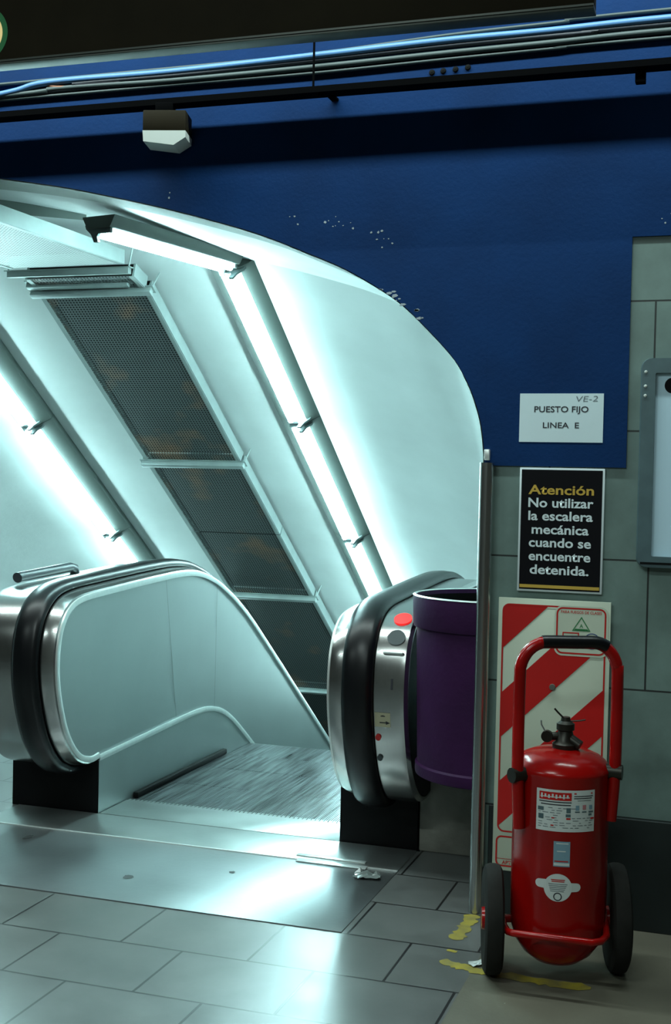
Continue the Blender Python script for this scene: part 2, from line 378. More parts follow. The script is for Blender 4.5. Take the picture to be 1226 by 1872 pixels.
# ------------------------------------------------------------------ tunnel lamps
ca, sa = math.cos(SL), math.sin(SL)
def slope_M(X, s, zc=2.345):
    """frame on the sloping vault: x across, y down the slope, z out of the vault into the tunnel"""
    xa = Vector((1, 0, 0)); ya = Vector((0, ca, -sa)); za = Vector((0, -sa, -ca))
    m = Matrix((xa, ya, za)).transposed().to_4x4(); m.translation = Vector((X, YC, zc)) + ya*s; return m
def lamp(Mx, ln, label, group='tunnel fluorescent lamps', pr_=1, ends=(0, 1), hw=0.12, tw=None):
    e = empty('fluorescent_light', Mx.translation, label, 'fluorescent light', group)
    b = MB(); tw = tw or hw*0.46; zb = -0.03 if hw > 0.1 else 0.006; b.prism([(-hw, zb), (hw, zb), (hw, max(0.004, zb+0.004)), (tw, 0.05), (-tw, 0.05), (-hw, max(0.004, zb+0.004))], lambda p: Mx @ Vector((p[0], 0, p[1])), lambda p: Mx @ Vector((p[0], ln, p[1])))
    b.build('housing', M['housing'], e)
    b = MB(); b.box(-tw*0.93, tw*0.93, 0.015, ln-0.015, 0.0495, 0.0525, 0.001, Mx); b.build('reflector', M['reflector'], e)
    for x in ((-tw*0.48, tw*0.48) if hw > 0.05 else (0,)):
        b = MB(); b.tube([Mx @ Vector((x, 0.03, 0.069)), Mx @ Vector((x, ln-0.03, 0.069))], 0.013, 12); b.build('tube', M['tube'], e)
    for y0 in [(0.010, ln-0.026)[i] for i in ends]:
        b = MB(); b.box(-min(hw, 0.05), min(hw, 0.05), y0, y0+0.016, 0.046, 0.07, 0.003, Mx)
        b.prism([(0.0, 0.06), (0.05, 0.045), (0.075, 0.035), (0.07, 0.05), (0.045, 0.072), (0.03, 0.102), (0.010, 0.102), (0.016, 0.08)], lambda p: Mx @ Vector((p[0]*pr_, y0+0.001, p[1])), lambda p: Mx @ Vector((p[0]*pr_, y0+0.014, p[1])))
        b.build('lampholder', M['holder'], e)
    return e
LN = 1.145
names_r = ['topmost fluorescent lamp of the right sloping row, starting at the bend of the vault', 'second fluorescent lamp down the right sloping row', 'third fluorescent lamp of the right row, ending behind the right newel', 'fluorescent lamp of the right row hidden below the right newel']
for k in range(4): lamp(slope_M(-2.225, 0.0+1.148*k), LN, names_r[k])
names_l = ['topmost fluorescent lamp of the left sloping row, cut by the left picture edge', 'second fluorescent lamp of the left sloping row, above the stub of grey bar', 'third fluorescent lamp of the left row, ending behind the left handrail', 'fluorescent lamp of the left row hidden below the left balustrade']
for k in range(4): lamp(slope_M(-3.835, 0.045+1.148*k), LN, names_l[k])
def flat_M(p0, p1):
    p0 = Vector(p0); ya = (Vector(p1)-p0).normalized(); za = Vector((0, 0, -1)); xa = ya.cross(za).normalized(); za = xa.cross(ya)
    m = Matrix((xa, ya, za)).transposed().to_4x4(); m.translation = p0; return m
lamp(flat_M((-2.375, 4.27, 2.356), (-2.205, 5.13, 2.356)), 0.88, 'level fluorescent lamp on the vault above the top of the right sloping row', hw=0.078, tw=0.056)
_d = Vector((0.82, 0.567, -0.008)).normalized(); _z = Vector((-0.567, 0.82, 0)).normalized(); _x = _d.cross(_z)
mA = Matrix((_x, _d, _z)).transposed().to_4x4(); mA.translation = Vector((-3.20, 4.16, 2.438))
lamp(mA, 0.73, 'short fluorescent lamp seen edge on just inside the top of the arch', ends=(0,), hw=0.026)

# ------------------------------------------------------------------ perforated cable gutter panels
def perf_panel(Mx, wd, ln, m, label):
    e = empty('perforated_panel', Mx.translation, label, 'ceiling panel', 'perforated panels under the vault')
    b = MB()
    rows = [[Mx @ Vector((-wd/2, y, 0)), Mx @ Vector((wd/2, y, 0))] for y in (0, ln)]
    b.grid(rows, uvs=[[(0, 0), (wd, 0)], [(0, ln), (wd, ln)]])
    b.build('sheet', m, e, smooth=False)
    b = MB(); b.box(-wd/2+0.006, wd/2-0.006, 0, ln, -0.058, -0.054, 0, Mx); b.build('dark_backing', M['gap'], e, smooth=False)  # added dark sheet, stands for shade seen through the holes
    for sx in (-1, 1):
        b = MB(); b.box(sx*wd/2-0.005, sx*wd/2+0.005, 0, ln, -0.06, 0.002, 0, Mx); b.box(sx*wd/2-(0.022 if sx > 0 else 0), sx*wd/2+(0.022 if sx < 0 else 0), 0, ln, 0.001, 0.004, 0, Mx)
        b.build('side_flange', M['galv'], e, smooth=False)
    return e
def sM(s): return slope_M(-2.995, s, 2.335)
pl = [(0.17, 1.40, 'topmost sloping perforated panel, just below the bend'), (1.595, 0.745, 'second sloping perforated panel, with the rust stain'),
      (2.35, 0.77, 'third sloping perforated panel, above the lowest visible cross bar'), (3.145, 1.45, 'fourth sloping perforated panel, partly behind the left balustrade'), (4.62, 1.45, 'lowest sloping perforated panel, hidden behind the right newel')]
for s, ln, lb in pl: perf_panel(sM(s), 0.585, ln, M['perf'], lb)
perf_panel(flat_M((-3.02, 4.02, 2.318), (-2.99, 5.12, 2.318)), 0.60, 1.06, M['perf_lit'], 'level bright perforated panel at the top left inside the arch')
perf_panel(flat_M((-2.99, 5.20, 2.285), (-2.99, 5.33, 2.245)), 0.56, 0.13, M['perf'], 'narrow perforated panel between the cross bars at the bend')
def cross_bar(Mx, wd, label, rods=(1,)):
    e = empty('cross_bar', Mx.translation, label, 'support bar', 'cross bars carrying the perforated panels')
    b = MB(); b.box(-wd/2, wd/2, -0.016, 0.016, 0.004, 0.034, 0.003, Mx); b.box(-wd/2-0.01, wd/2+0.01, -0.024, 0.024, 0.002, 0.007, 0, Mx); b.build('bar', M['galv'], e)
    for sx in rods:
        b = MB(); b.tube([Mx @ Vector((sx*(wd/2-0.012), 0, 0.03)), Mx @ Vector((sx*(wd/2+0.03), -0.02, -0.13))], 0.004, 8)
        b.lathe([(0.018, -0.003), (0.018, 0.003)], Mx @ Vector((sx*(wd/2+0.03), -0.02, -0.125)), 12); b.build('hanger_rod', M['galv'], e)
cross_bar(sM(1.585), 0.63, 'galvanised cross bar between the topmost and second sloping panels', (-1, 1))
cross_bar(sM(3.13), 0.63, 'galvanised cross bar below the third sloping panel', (-1, 1))
cross_bar(sM(4.61), 0.63, 'lowest galvanised cross bar, just left of the right newel', (-1, 1))
cross_bar(sM(0.16), 0.64, 'lower of the two cross bars side by side at the bend', (-1, 1))
cross_bar(flat_M((-3.04, 5.19, 2.325), (-3.04, 5.3, 2.325)), 0.64, 'upper galvanised cross bar at the bend, beside the level panel', (-1, 1))
cross_bar(flat_M((-3.04, 5.285, 2.282), (-3.04, 5.37, 2.25)), 0.54, 'thin middle cross bar between the upper and lower bars at the bend', ())

# ------------------------------------------------------------------ escalator
esc = empty('escalator', (-1.94, 4.6, 0), 'stainless escalator going down through the lit arch, treads level at the top', 'escalator')
top = [(4.50, 0.228), (4.427, 0.225), (4.33, 0.262), (4.245, 0.351), (4.19, 0.465), (4.158, 0.589), (4.158, 0.699), (4.183, 0.788), (4.245, 0.858), (4.35, 0.893),
       (4.586, 0.908), (4.991, 0.926), (5.25, 0.933), (5.42, 0.924), (5.56, 0.897), (5.735, 0.838), (6.033, 0.690), (6.454, 0.420), (7.2, -0.078), (9.0, -1.279), (13.5, -4.28)]
path = [(p.x, p.y) for p in catmull(top, 6)]
low = [(4.50, 0.228), (4.8, 0.238), (5.249, 0.253), (5.45, 0.256), (5.60, 0.246), (5.74, 0.212), (5.86, 0.158), (6.006, 0.070), (6.3, -0.124), (7.2, -0.725), (9.0, -1.926), (13.5, -4.93)]
lpath = [(p.x, p.y) for p in catmull(low, 5)]
def normals(pp):
    out = []
    for i in range(len(pp)):
        a = pp[max(i-1, 0)]; b_ = pp[min(i+1, len(pp)-1)]; dx, dy = b_[0]-a[0], b_[1]-a[1]; l = math.hypot(dx, dy); out.append((-dy/l, dx/l))
    return out
pn = normals(path); ln_ = normals(lpath)
def sweep(mb, pp, nn, X0, sg, sect, close=False, cap=False):
    rows = [[(X0+sg*s, y+o*ny, z+o*nz) for s, o in sect] for (y, z), (ny, nz) in zip(pp, nn)]
    vr = mb.grid(rows, close)
    if cap: mb.bm.faces.new(vr[0]); mb.bm.faces.new(vr[-1][::-1])
WB = 0.335
def side_face(mb, X, shift=0.0):
    a = [(X, y, z) for y, z in path]; bt = [(X, y, z) for y, z in lpath]
    # strip between upper outline and lower outline, resampled
    n = 70
    def res(pp):
        L_ = [0]
        for i in range(1, len(pp)): L_.append(L_[-1]+math.hypot(pp[i][0]-pp[i-1][0], pp[i][1]-pp[i-1][1]))
        return L_
    mb.poly([Vector(p) for p in a] + [Vector(p) for p in bt[::-1]][:-1])
def balustrade(X0, sg, dark_outer, label, WB, SX):
    b = MB(); side_face(b, X0)
    bal = b.build('balustrade', M['panel'], esc, smooth=False); bal['label'] = label
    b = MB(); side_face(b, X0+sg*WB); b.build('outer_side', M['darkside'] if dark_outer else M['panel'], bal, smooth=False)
    # deck plate wrapping the newel
    b = MB(); sweep(b, path, pn, X0, sg, [(0.0, 0.0), (0.004, 0.006), (0.02, 0.012), (0.048, 0.017), (0.055, 0.017), (0.055, 0.008), (0.068, 0.008)])
    b.build('inner_deck', M['steel'], bal, angle=30)
    b = MB(); sweep(b, path, pn, X0, sg, [(0.068, 0.008), (0.157, 0.008)]); b.build('handrail_guide', M['black'], bal)
    b = MB(); sweep(b, path, pn, X0, sg, [(0.157, 0.008), (0.170, 0.008), (0.170, 0.022), (WB-0.03, 0.022), (WB-0.012, 0.019), (WB, 0.008), (WB, -0.004)]); b.build('outer_deck', M['steel'], bal, angle=30)
    # rubber handrail
    hs_ = [(a-0.045, c_) for a, c_ in [(0.104, 0.020), (0.100, 0.030), (0.105, 0.043), (0.122, 0.052), (0.157, 0.055), (0.192, 0.052), (0.209, 0.043), (0.214, 0.030), (0.210, 0.020), (0.195, 0.014), (0.12, 0.014)]]
    b = MB(); sweep(b, path, pn, X0, sg, hs_, True, True); b.build('handrail', M['rubber'], bal, angle=60)
    # aluminium beading round the inner panel
    b = MB(); sweep(b, path, pn, X0, sg, [(0.002, 0.0), (-0.007, 0.0), (-0.009, -0.008), (-0.007, -0.022), (0.002, -0.024)])
    sweep(b, lpath, ln_, X0, sg, [(0.002, 0.012), (-0.007, 0.012), (-0.009, 0.0), (-0.007, -0.012), (0.002, -0.012)])
    b.build('beading', M['alu'], bal, angle=50)
    # skirt below the lower beading
    b = MB(); pts = lpath
    rows = [[(X0, y, z-0.004), (SX-sg*0.004, y, z-0.006), (SX-sg*0.004, y, min(-0.15, z-0.45))] for y, z in pts]
    b.grid(rows); b.build('skirt', M['panel'], bal, smooth=False)
    # black foot below the newel nose
    FW = 0.395 if sg < 0 else 0.298
    b = MB(); b.box(min(SX, SX+sg*FW), max(SX, SX+sg*FW), 4.50, 5.6, 0.0, 0.24, 0.003); b.build('foot', M['black'], bal)
    # dark strip along the foot of the skirt, beside the steps
    b = MB(); b.box(min(SX-sg*0.004, SX-sg*0.030), max(SX-sg*0.004, SX-sg*0.030), 4.80, 5.76, -0.004, 0.022, 0.006); b.build('skirt_dark_strip', M['gap'], bal)
    return bal
balL = balustrade(-2.46, -1, False, 'left balustrade with pale inner panel and curved aluminium beading', 0.345, -2.46)
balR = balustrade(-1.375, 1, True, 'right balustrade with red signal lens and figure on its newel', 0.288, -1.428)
# panel joints on the left inner panel
for (y0, z0, y1, z1) in ((5.09, 0.905, 5.22, 0.272), (5.66, 0.845, 5.655, 0.245)):
    b = MB(); d = 0.0016; b.quad((-2.4588, y0-d, z0), (-2.4588, y0+d, z0), (-2.4588, y1+d, z1), (-2.4588, y1-d, z1)); b.build('panel_joint', M['seam'], balL, smooth=False)
# outer deck fittings of the right newel: positions along the nose profile
def nose(zv):
    best = min(range(len(path)), key=lambda i: abs(path[i][1]-zv) + (10 if path[i][0] > 4.6 else 0) + (10 if i < 4 else 0))
    return path[best], pn[best]
def nose_at(zv):
    cand = [(path[i], path[i+1], pn[i], pn[i+1]) for i in range(4, len(path)-1) if path[i][1] <= zv <= path[i+1][1]]
    a, b_, n0, n1 = cand[0]; t = (zv-a[1])/(b_[1]-a[1])
    ny, nz = n0[0]*(1-t)+n1[0]*t, n0[1]*(1-t)+n1[1]*t; l = math.hypot(ny, nz); ny, nz = ny/l, nz/l
    return (a[0]*(1-t)+b_[0]*t, a[1]*(1-t)+b_[1]*t), (ny, nz)
def nose_place(xc, zv, off):
    (y, z), (ny, nz) = nose_at(zv)
    base = Vector((xc, y+ny*0.022, z+nz*0.022)); n = Vector((0, ny, nz)); t = Vector((0, -nz, ny)) * (1 if -nz*0+ny*-1 > -9 else 1)
    t = Vector((0, nz, -ny)) if (-ny) > 0 else Vector((0, nz, -ny))
    def pl(u, vv): return base + Vector((u, 0, 0)) + t*vv + n*off
    return pl
def disc(mb, pl0, rx, ry, h=0.0, n=28, dome=0.0, pl1=None):
    pts = [(rx*math.cos(2*PI*k/n), ry*math.sin(2*PI*k/n)) for k in range(n)]
    a = [mb.bm.verts.new(pl0(*p)) for p in pts]; b_ = [mb.bm.verts.new(pl1(*p)) for p in pts]
    mb.bm.faces.new(b_)
    for k in range(n): mb.bm.faces.new([a[k], a[(k+1) % n], b_[(k+1) % n], b_[k]])
def fit(name, xc, zv, rx, ry, m, h=0.004):
    b = MB(); disc(b, nose_place(xc, zv, -0.002), rx, ry, pl1=nose_place(xc, zv, h)); return b.build(name, m, balR)
fit('signal_lens', -1.137, 0.866, 0.032, 0.034, M['redlens'])
fit('dark_lens', -1.141, 0.814, 0.032, 0.030, M['darklens'])
b = MB(); p0 = nose_place(-1.142, 0.768, -0.002); p1 = nose_place(-1.142, 0.768, 0.012)
b.tube([p0(-0.034, 0), p1(-0.034, 0), p1(0.034, 0), p0(0.034, 0)], 0.0045, 10); b.build('metal_bar', M['alu'], balR)
text_mesh('digit', '1', 0.052, lambda u, v_: nose_place(-1.150, 0.672, 0.0015)(u-0.004, v_-0.018), M['ink'], balR, 0.001)
b = MB(); pl_ = nose_place(-1.174, 0.556, 0.001)
b.quad(pl_(-0.028, -0.030), pl_(0.028, -0.030), pl_(0.028, 0.022), pl_(-0.028, 0.022)); lab = b.build('direction_sticker', M['label'], balR, smooth=False)
b = MB(); pl_ = nose_place(-1.174, 0.556, 0.0018)
b.poly([pl_(-0.010, -0.016), pl_(0.012, -0.016), pl_(0.012, -0.021), pl_(0.027, -0.014), pl_(0.012, -0.007), pl_(0.012, -0.012), pl_(-0.010, -0.012)])
b.poly([pl_(-0.006, 0.008), pl_(0.010, 0.008), pl_(0.010, 0.011), pl_(0.002, 0.013), pl_(-0.006, 0.011)])
b.build('arrow', M['ink'], balR, smooth=False)
fit('red_button', -1.192, 0.490, 0.010, 0.011, M['signred'], 0.006)
fit('key_switch', -1.192, 0.416, 0.010, 0.011, M['darklens'], 0.006)
# steps
def step(y0, y1, z, label=None):
    b = MB(); x0, x1 = -2.452, -1.433; n = 112; w_ = (x1-x0)/n; pts = []
    for k in range(n):
        x = x0+k*w_
        pts += [(x, z), (x+w_*0.55, z), (x+w_*0.6, z-0.007), (x+w_*0.95, z-0.007)]
    pts.append((x1, z)); rows = [[(x, yy, zz) for x, zz in pts] for yy in (y0, y1)]
    b.grid(rows)
    b.quad((x0, y0, z-0.007), (x1, y0, z-0.007), (x1, y0, z-0.22), (x0, y0, z-0.22)); b.quad((x0, y1, z-0.007), (x1, y1, z-0.007), (x1, y1, z-0.22), (x0, y1, z-0.22))
    return b.build('step', M['tread'], esc, smooth=False)
ys = [4.75, 5.12, 5.465, 5.765]
for i in range(3): step(ys[i]+0.004, ys[i+1]-0.002, -0.004)
for i in range(8):
    y0 = 5.765+0.36*i; step(y0+0.004, y0+0.356, -0.02-0.07*min(i, 1)-0.24*i)
# comb plate
b = MB(); b.box(-2.452, -1.433, 4.505, 4.735, -0.06, 0.004, 0.001)
n = 56; w_ = 1.019/n
for k in range(n): b.box(-2.452+k*w_+0.003, -2.452+k*w_+w_-0.003, 4.73, 4.762, -0.03, 0.002)
b.build('comb_plate', M['plate2'], esc)
# landing cover plates
b = MB(); b.box(-2.99, -1.131, 3.592, 4.228, -0.03, 0.003, 0.0008)
lp = tag(b.build('landing_plate', M['plate'], None), 'large scuffed steel landing plate in the floor before the escalator', 'floor plate')
b = MB(); b.box(-2.80, -1.131, 4.226, 4.2345, -0.01, 0.006, 0.001); b.build('edge_strip', M['alu'], lp)
b = MB(); b.box(-2.82, -1.131, 4.236, 4.496, -0.03, 0.0045, 0.0012)
tag(b.build('landing_plate', M['plate2'], None), 'narrow steel cover plate between the large landing plate and the comb', 'floor plate')
b = MB(); b.box(-1.50, -1.24, 4.20, 4.235, 0.004, 0.0075, 0.001)
b.box(-1.52, -1.26, 4.262, 4.285, 0.0045, 0.0085, 0.001)
tag(b.build('metal_strip', M['alu'], None), 'loose lifted metal strip on the plates by the right newel foot', 'metal strip')
# grey stub bar above the outer deck of the left newel
b = MB(); b.tube([(-2.775, 4.385, 0.948), (-2.775, 4.39, 0.949), (-2.775, 4.79, 0.968), (-2.775, 4.83, 0.960), (-2.775, 4.845, 0.93), (-2.775, 4.845, 0.88)], 0.0215, 16)
gb = b.build('grab_bar', mat('dark grey tube paint', (0.035, 0.042, 0.05), 0.35, noise=0.1), balL); gb['label'] = 'dark grey tubular stub bar'

# ------------------------------------------------------------------ corner pole
e = empty('corner_pole', (-0.795, 3.925, 0), 'stainless steel pole guarding the right corner of the arch', 'pole')
b = MB(); b.tube([(-0.789, 3.925, 0.0), (-0.789, 3.925, 1.432)], 0.0225, 24); b.build('pipe', M['steel'], e)
b = MB(); b.box(-0.802, -0.784, 3.935, 3.951, 1.44, 1.475, 0.003); b.build('bracket', M['alu'], e)

# ------------------------------------------------------------------ kerb block and bin
b = MB(); b.box(-1.1265, -0.806, 4.508, 5.6, 0.0, 0.40, 0.006); 
tag(b.build('concrete_block', M['concrete'], None), 'grey stained concrete block under the purple bin, between newel and pole', 'block')
bx, by = -0.812, 4.226
e = empty('waste_bin', (bx, by, 0.36), 'purple half round waste bin hung on the jamb between the right newel and the pole', 'bin')
def half_ring(r, z, n=40, dx=0.0):
    return [(bx+dx-r*math.sin(PI*k/n), by-r*math.cos(PI*k/n), z) for k in range(n+1)]
def shell(name, secs, m, cap=True):
    b = MB(); vr = b.grid([half_ring(*q) for q in secs], True)
    return b.build(name, m, e, angle=35)
shell('body', [(0.02, .375), (0.245, .375), (0.255, .380), (0.257, .388), (0.257, .414), (0.250, .420), (0.262, .88), (0.262, .97), (0.255, .97), (0.25, .45), (0.02, .45)], M['purple'])
shell('rim_band', [(0.263, .878), (0.271, .880), (0.2745, .892), (0.2765, .975), (0.275, .985), (0.270, .988), (0.266, .984), (0.264, .97)], M['purple'])
shell('rim_edge', [(0.2655, .9855), (0.271, .989), (0.2775, .9845)], M['alu'])
shell('liner', [(0.2545, .972), (0.2495, .452), (0.02, .452)], M['black'])
b = MB(); b.box(-0.812, -0.8045, 3.97, 4.48, 0.38, 0.97, 0.002); b.build('back_plate', M['tray'], e)

# ------------------------------------------------------------------ wall signs
def wall(x, z, y=YW): return Vector((x, y, z))
# notice paper
e = empty('paper_notice', (-0.564, YW, 1.576), 'white paper notice with typed and handwritten words taped on the blue wall', 'notice')
b = MB(); b.box(-0.694, -0.4345, YW-0.0016, YW, 1.500, 1.652); b.build('sheet', M['paper'], e, smooth=False)
def wtxt(name, s, size, x, z, m, par, y, bold=0.0, width=None, align='CENTER', rot=0, shear=0):
    c_, s_ = math.cos(rot), math.sin(rot)
    return text_mesh(name, s, size, lambda u, v_: Vector((x+u*c_-v_*s_, y, z+u*s_+v_*c_)), m, par, bold, width, align, shear)
wtxt('typed_line', 'PUESTO FIJO', 0.026, -0.564, 1.594, M['ink'], e, YW-0.0022, 0.0004, 0.168)
wtxt('typed_line', 'LINEA  E', 0.025, -0.564, 1.5445, M['ink'], e, YW-0.0022, 0.0003, 0.112)
wtxt('handwriting', 'VE-2', 0.025, -0.4855, 1.627, M['pencil'], e, YW-0.0022, -0.0002, 0.066, rot=0.02, shear=0.15)
# warning sign
e = empty('warning_sign', (-0.556, YW, 1.225), 'black framed sign with an ochre heading and white lettering, below the blue paint', 'sign')
b = MB(); b.box(-0.688, -0.4245, YW-0.004, YW+0.008, 1.031, 1.4195, 0.001); b.build('board', M['signtext'], e)
b = MB(); b.box(-0.6815, -0.431, YW-0.0052, YW-0.003, 1.0375, 1.4135); b.build('black_face', M['signblack'], e, smooth=False)
b = MB(); b.box(-0.680, -0.4325, YW-0.0058, YW-0.004, 1.0425, 1.0525); b.build('ochre_band', M['signyellow'], e, smooth=False)
lines = [('Atención', 'signyellow', 0.203, 1.337), ('No utilizar', 'signtext', 0.202, 1.2965), ('la escalera', 'signtext', 0.200, 1.2555), ('mecánica', 'signtext', 0.177, 1.213), ('cuando se', 'signtext', 0.193, 1.172), ('encuentre', 'signtext', 0.192, 1.1295), ('detenida.', 'signtext', 0.183, 1.087)]
for s, m_, wd, z in lines: wtxt('lettering', s, 0.041, -0.5575, z, M[m_], e, YW-0.0060, 0.0009, wd)
# extinguisher location board
e = empty('extinguisher_sign', (-0.569, YW, 0.141), 'tall red and white diagonally striped board on the wall behind the extinguisher', 'sign')
b = MB(); b.box(-0.743, -0.394, YW-0.012, YW-0.004, 0.141, 1.008, 0.001)
b.build('board', M['signwhite'], e)
def clip(poly, f):
    out = []
    for i in range(len(poly)):
        a, c_ = poly[i], poly[(i+1) % len(poly)]; fa, fb = f(a), f(c_)
        if fa >= 0: out.append(a)
        if fa*fb < 0:
            t = fa/(fa-fb); out.append((a[0]+(c_[0]-a[0])*t, a[1]+(c_[1]-a[1])*t))
    return out
X0s, X1s, Z0s, Z1s = -0.730, -0.407, 0.264, 0.990
rr = rrect(X0s, X1s, Z0s, Z1s, 0.022)
k_ = 0.985   # dz per dx of the stripes
def band(c0, c1):
    """area with c0 <= z - k*(x-X0s) <= c1"""
    p = clip(rr, lambda q: (q[1]-k_*(q[0]-X0s))-c0); p = clip(p, lambda q: c1-(q[1]-k_*(q[0]-X0s))); return p
YS = YW-0.0132
for c0, c1 in ((0.845, 2.0), (0.562, 0.704), (0.279, 0.422)):
    p = band(c0, c1)
    b = MB(); b.poly([(x, YS, z) for x, z in p]); b.build('red_stripe', M['signred'], e, smooth=False)
def outline(mb, pts, t, y):
    n = len(pts); cx = sum(p[0] for p in pts)/n; cz = sum(p[1] for p in pts)/n
    inn = []
    for i in range(n):
        a, p, c_ = pts[i-1], pts[i], pts[(i+1) % n]
        d1 = Vector((p[0]-a[0], p[1]-a[1])).normalized(); d2 = Vector((c_[0]-p[0], c_[1]-p[1])).normalized()
        nn = Vector((-(d1.y+d2.y), d1.x+d2.x)); 
        if nn.length < 1e-6: nn = Vector((-d1.y, d1.x))
        nn.normalize(); cs = max(0.35, nn.dot(Vector((-d1.y, d1.x))))
        if nn.dot(Vector((cx-p[0], cz-p[1]))) < 0: nn = -nn
        inn.append((p[0]+nn.x*t/cs, p[1]+nn.y*t/cs))
    for i in range(n):
        j = (i+1) % n
        mb.quad((pts[i][0], y, pts[i][1]), (pts[j][0], y, pts[j][1]), (inn[j][0], y, inn[j][1]), (inn[i][0], y, inn[i][1]))
b = MB(); outline(b, rr, 0.005, YS-0.0004); b.build('red_border', M['signred'], e, smooth=False)
r2b = rrect(-0.565, -0.4, 0.836, 0.992, 0.024)
b = MB(); b.poly([(x, YS-0.0006, z) for x, z in r2b]); b.build('class_panel', M['signwhite'], e, smooth=False)
b = MB(); outline(b, rrect(-0.560, -0.407, 0.842, 0.987, 0.02), 0.005, YS-0.0010); b.build('class_border', M['signred'], e, smooth=False)
wtxt('class_heading', 'PARA FUEGOS DE CLASES', 0.012, -0.4835, 0.969, M['signred'], e, YS-0.0012, 0.0002, 0.125)
b = MB(); outline(b, [(-0.511, 0.915), (-0.454, 0.915), (-0.4825, 0.960)], 0.003, YS-0.0012); b.quad((-0.505, YS-0.0012, 0.917), (-0.460, YS-0.0012, 0.917), (-0.464, YS-0.0012, 0.922), (-0.501, YS-0.0012, 0.922)); b.build('green_triangle', M['green'], e, smooth=False)
wtxt('class_letter', 'A', 0.016, -0.4825, 0.9255, M['green'], e, YS-0.0013, 0.0002)
b = MB(); outline(b, [(-0.540, 0.861), (-0.489, 0.861), (-0.489, 0.910), (-0.540, 0.910)], 0.0035, YS-0.0012); b.build('red_square', M['signred'], e, smooth=False)
wtxt('class_letter', 'B', 0.03, -0.5145, 0.874, M['signred'], e, YS-0.0013, 0.0004)
b = MB(); outline(b, [(-0.449+0.025*math.cos(2*PI*k/28), 0.885+0.025*math.sin(2*PI*k/28)) for k in range(28)], 0.0028, YS-0.0012); b.build('blue_circle', M['signblue'], e, smooth=False)
wtxt('class_letter', 'C', 0.03, -0.449, 0.874, M['signblue'], e, YS-0.0013, 0.0004)
b = MB(); outline(b, rrect(-0.733, -0.409, 0.154, 0.252, 0.018), 0.005, YS-0.0004); b.quad((-0.73, YS-0.0004, 0.178), (-0.411, YS-0.0004, 0.178), (-0.411, YS-0.0004, 0.1795), (-0.73, YS-0.0004, 0.1795)); b.build('lower_border', M['signred'], e, smooth=False)
wtxt('small_print', 'APT', 0.016, -0.697, 0.162, M['signred'], e, YS-0.0006, 0.0003)
b = MB(); b.lathe([(0.0, -0.006), (0.009, -0.006), (0.010, 0.0)], (-0.567, YS, 0.735), 16, 'Y'); b.build('bolt', M['concrete'], e)
# framed poster board
e = empty('poster_frame', (0.06, YW, 1.12), 'grey framed notice board with a white poster, cut by the right picture edge', 'notice board')
b = MB()
o_ = rrect(-0.323, 0.44, 1.122, 1.757, 0.03); i_ = rrect(-0.279, 0.396, 1.156, 1.712, 0.004)
n = len(o_)
for y0, rin in ((YW-0.03, i_),):
    A = [[(x, YW+0.008, z) for x, z in o_], [(x, y0+0.006, z) for x, z in o_], [(x*0.99+0.0006, y0, z*0.998+0.003) for x, z in o_], [(x, y0, z) for x, z in i_], [(x, YW-0.010, z) for x, z in i_]]
    b.grid([r_+[r_[0]] for r_ in A])
b.build('frame', M['frame'], e)
b = MB(); b.box(-0.31, 0.43, YW-0.032, YW-0.028, 1.132, 1.1385); b.build('slot', M['gap'], e, smooth=False)
b = MB(); b.box(-0.281, 0.398, YW-0.012, YW-0.006, 1.154, 1.714); b.build('poster', M['poster'], e, smooth=False)
b = MB(); b.poly([(-0.229+0.024*math.cos(2*PI*k/32), YW-0.0126, 1.675+0.024*math.sin(2*PI*k/32)) for k in range(32)]); b.build('emblem', M['signblack'], e, smooth=False)
for z in (1.715, 1.672, 1.643):
    b = MB(); b.lathe([(0.0, -0.004), (0.004, -0.003), (0.005, 0.0)], (-0.308, YW-0.03, z), 10, 'Y'); b.build('screw', M['opal'], e)
# small screw in the tile wall
b = MB(); b.lathe([(0.0, -0.006), (0.006, -0.005), (0.007, 0.004)], (-0.367, YW+0.006, 0.575), 12, 'Y')
tag(b.build('wall_screw', M['gap'], None), 'small dark screw head in the wall tile right of the striped board', 'screw')

# ------------------------------------------------------------------ cable tray, cables, box, sign
e = empty('cable_tray', (-2.6, 3.89, 2.62), 'long black cable tray along the blue wall above the arch', 'cable tray')
b = MB(); b.box(-7, XR-0.1, 3.856, 3.917, 2.616, 2.621, 0); b.box(-7, XR-0.1, 3.854, 3.858, 2.616, 2.636, 0); b.build('channel', M['tray'], e, smooth=False)
for x in (-5.2, -1.33, 0.6):
    b = MB(); b.box(x-0.012, x+0.012, 3.90, YW, 2.612, 2.620, 0.001); b.build('wall_bracket', M['tray'], e)
for bb in ((-0.36, -0.33, 3.87, 3.90, 2.575, 2.6205), (-1.36, -1.345, 3.86, 3.88, 2.605, 2.6205), (-1.21, -1.20, 3.86, 3.87, 2.612, 2.6205)):
    b = MB(); b.box(*bb, 0.002); b.build('bolt', M['tray'], e)
b = MB(); b.tube([(-1.39, 3.90, 2.62), (-1.39, 3.90, 2.80)], 0.004, 8); b.build('upright', M['tray'], e)
def cable(pts, r, m, label, y=3.93):
    y = YW-r-0.002
    P = catmull([(x, y+dy*0.3, 1.36+(z-1.36)*1.0115) for x, dy, z in pts], 6)
    b = MB(); b.tube(P, r, 10); tag(b.build('cable', m, None), label, 'cable', 'cables above the tray')
cable([(-7, 0, 2.66), (-4, 0, 2.66), (-2.9, 0, 2.685), (-2.56, 0, 2.712), (-2.393, 0, 2.736), (-1.919, 0, 2.735), (-1.399, 0, 2.746), (-0.971, 0, 2.757), (-0.628, 0, 2.758), (-0.261, 0, 2.764), (0.6, 0, 2.76), (3.1, 0, 2.75)], 0.0115, M['cab_blue'], 'thick light blue cable, brightest of the bundle above the tray')
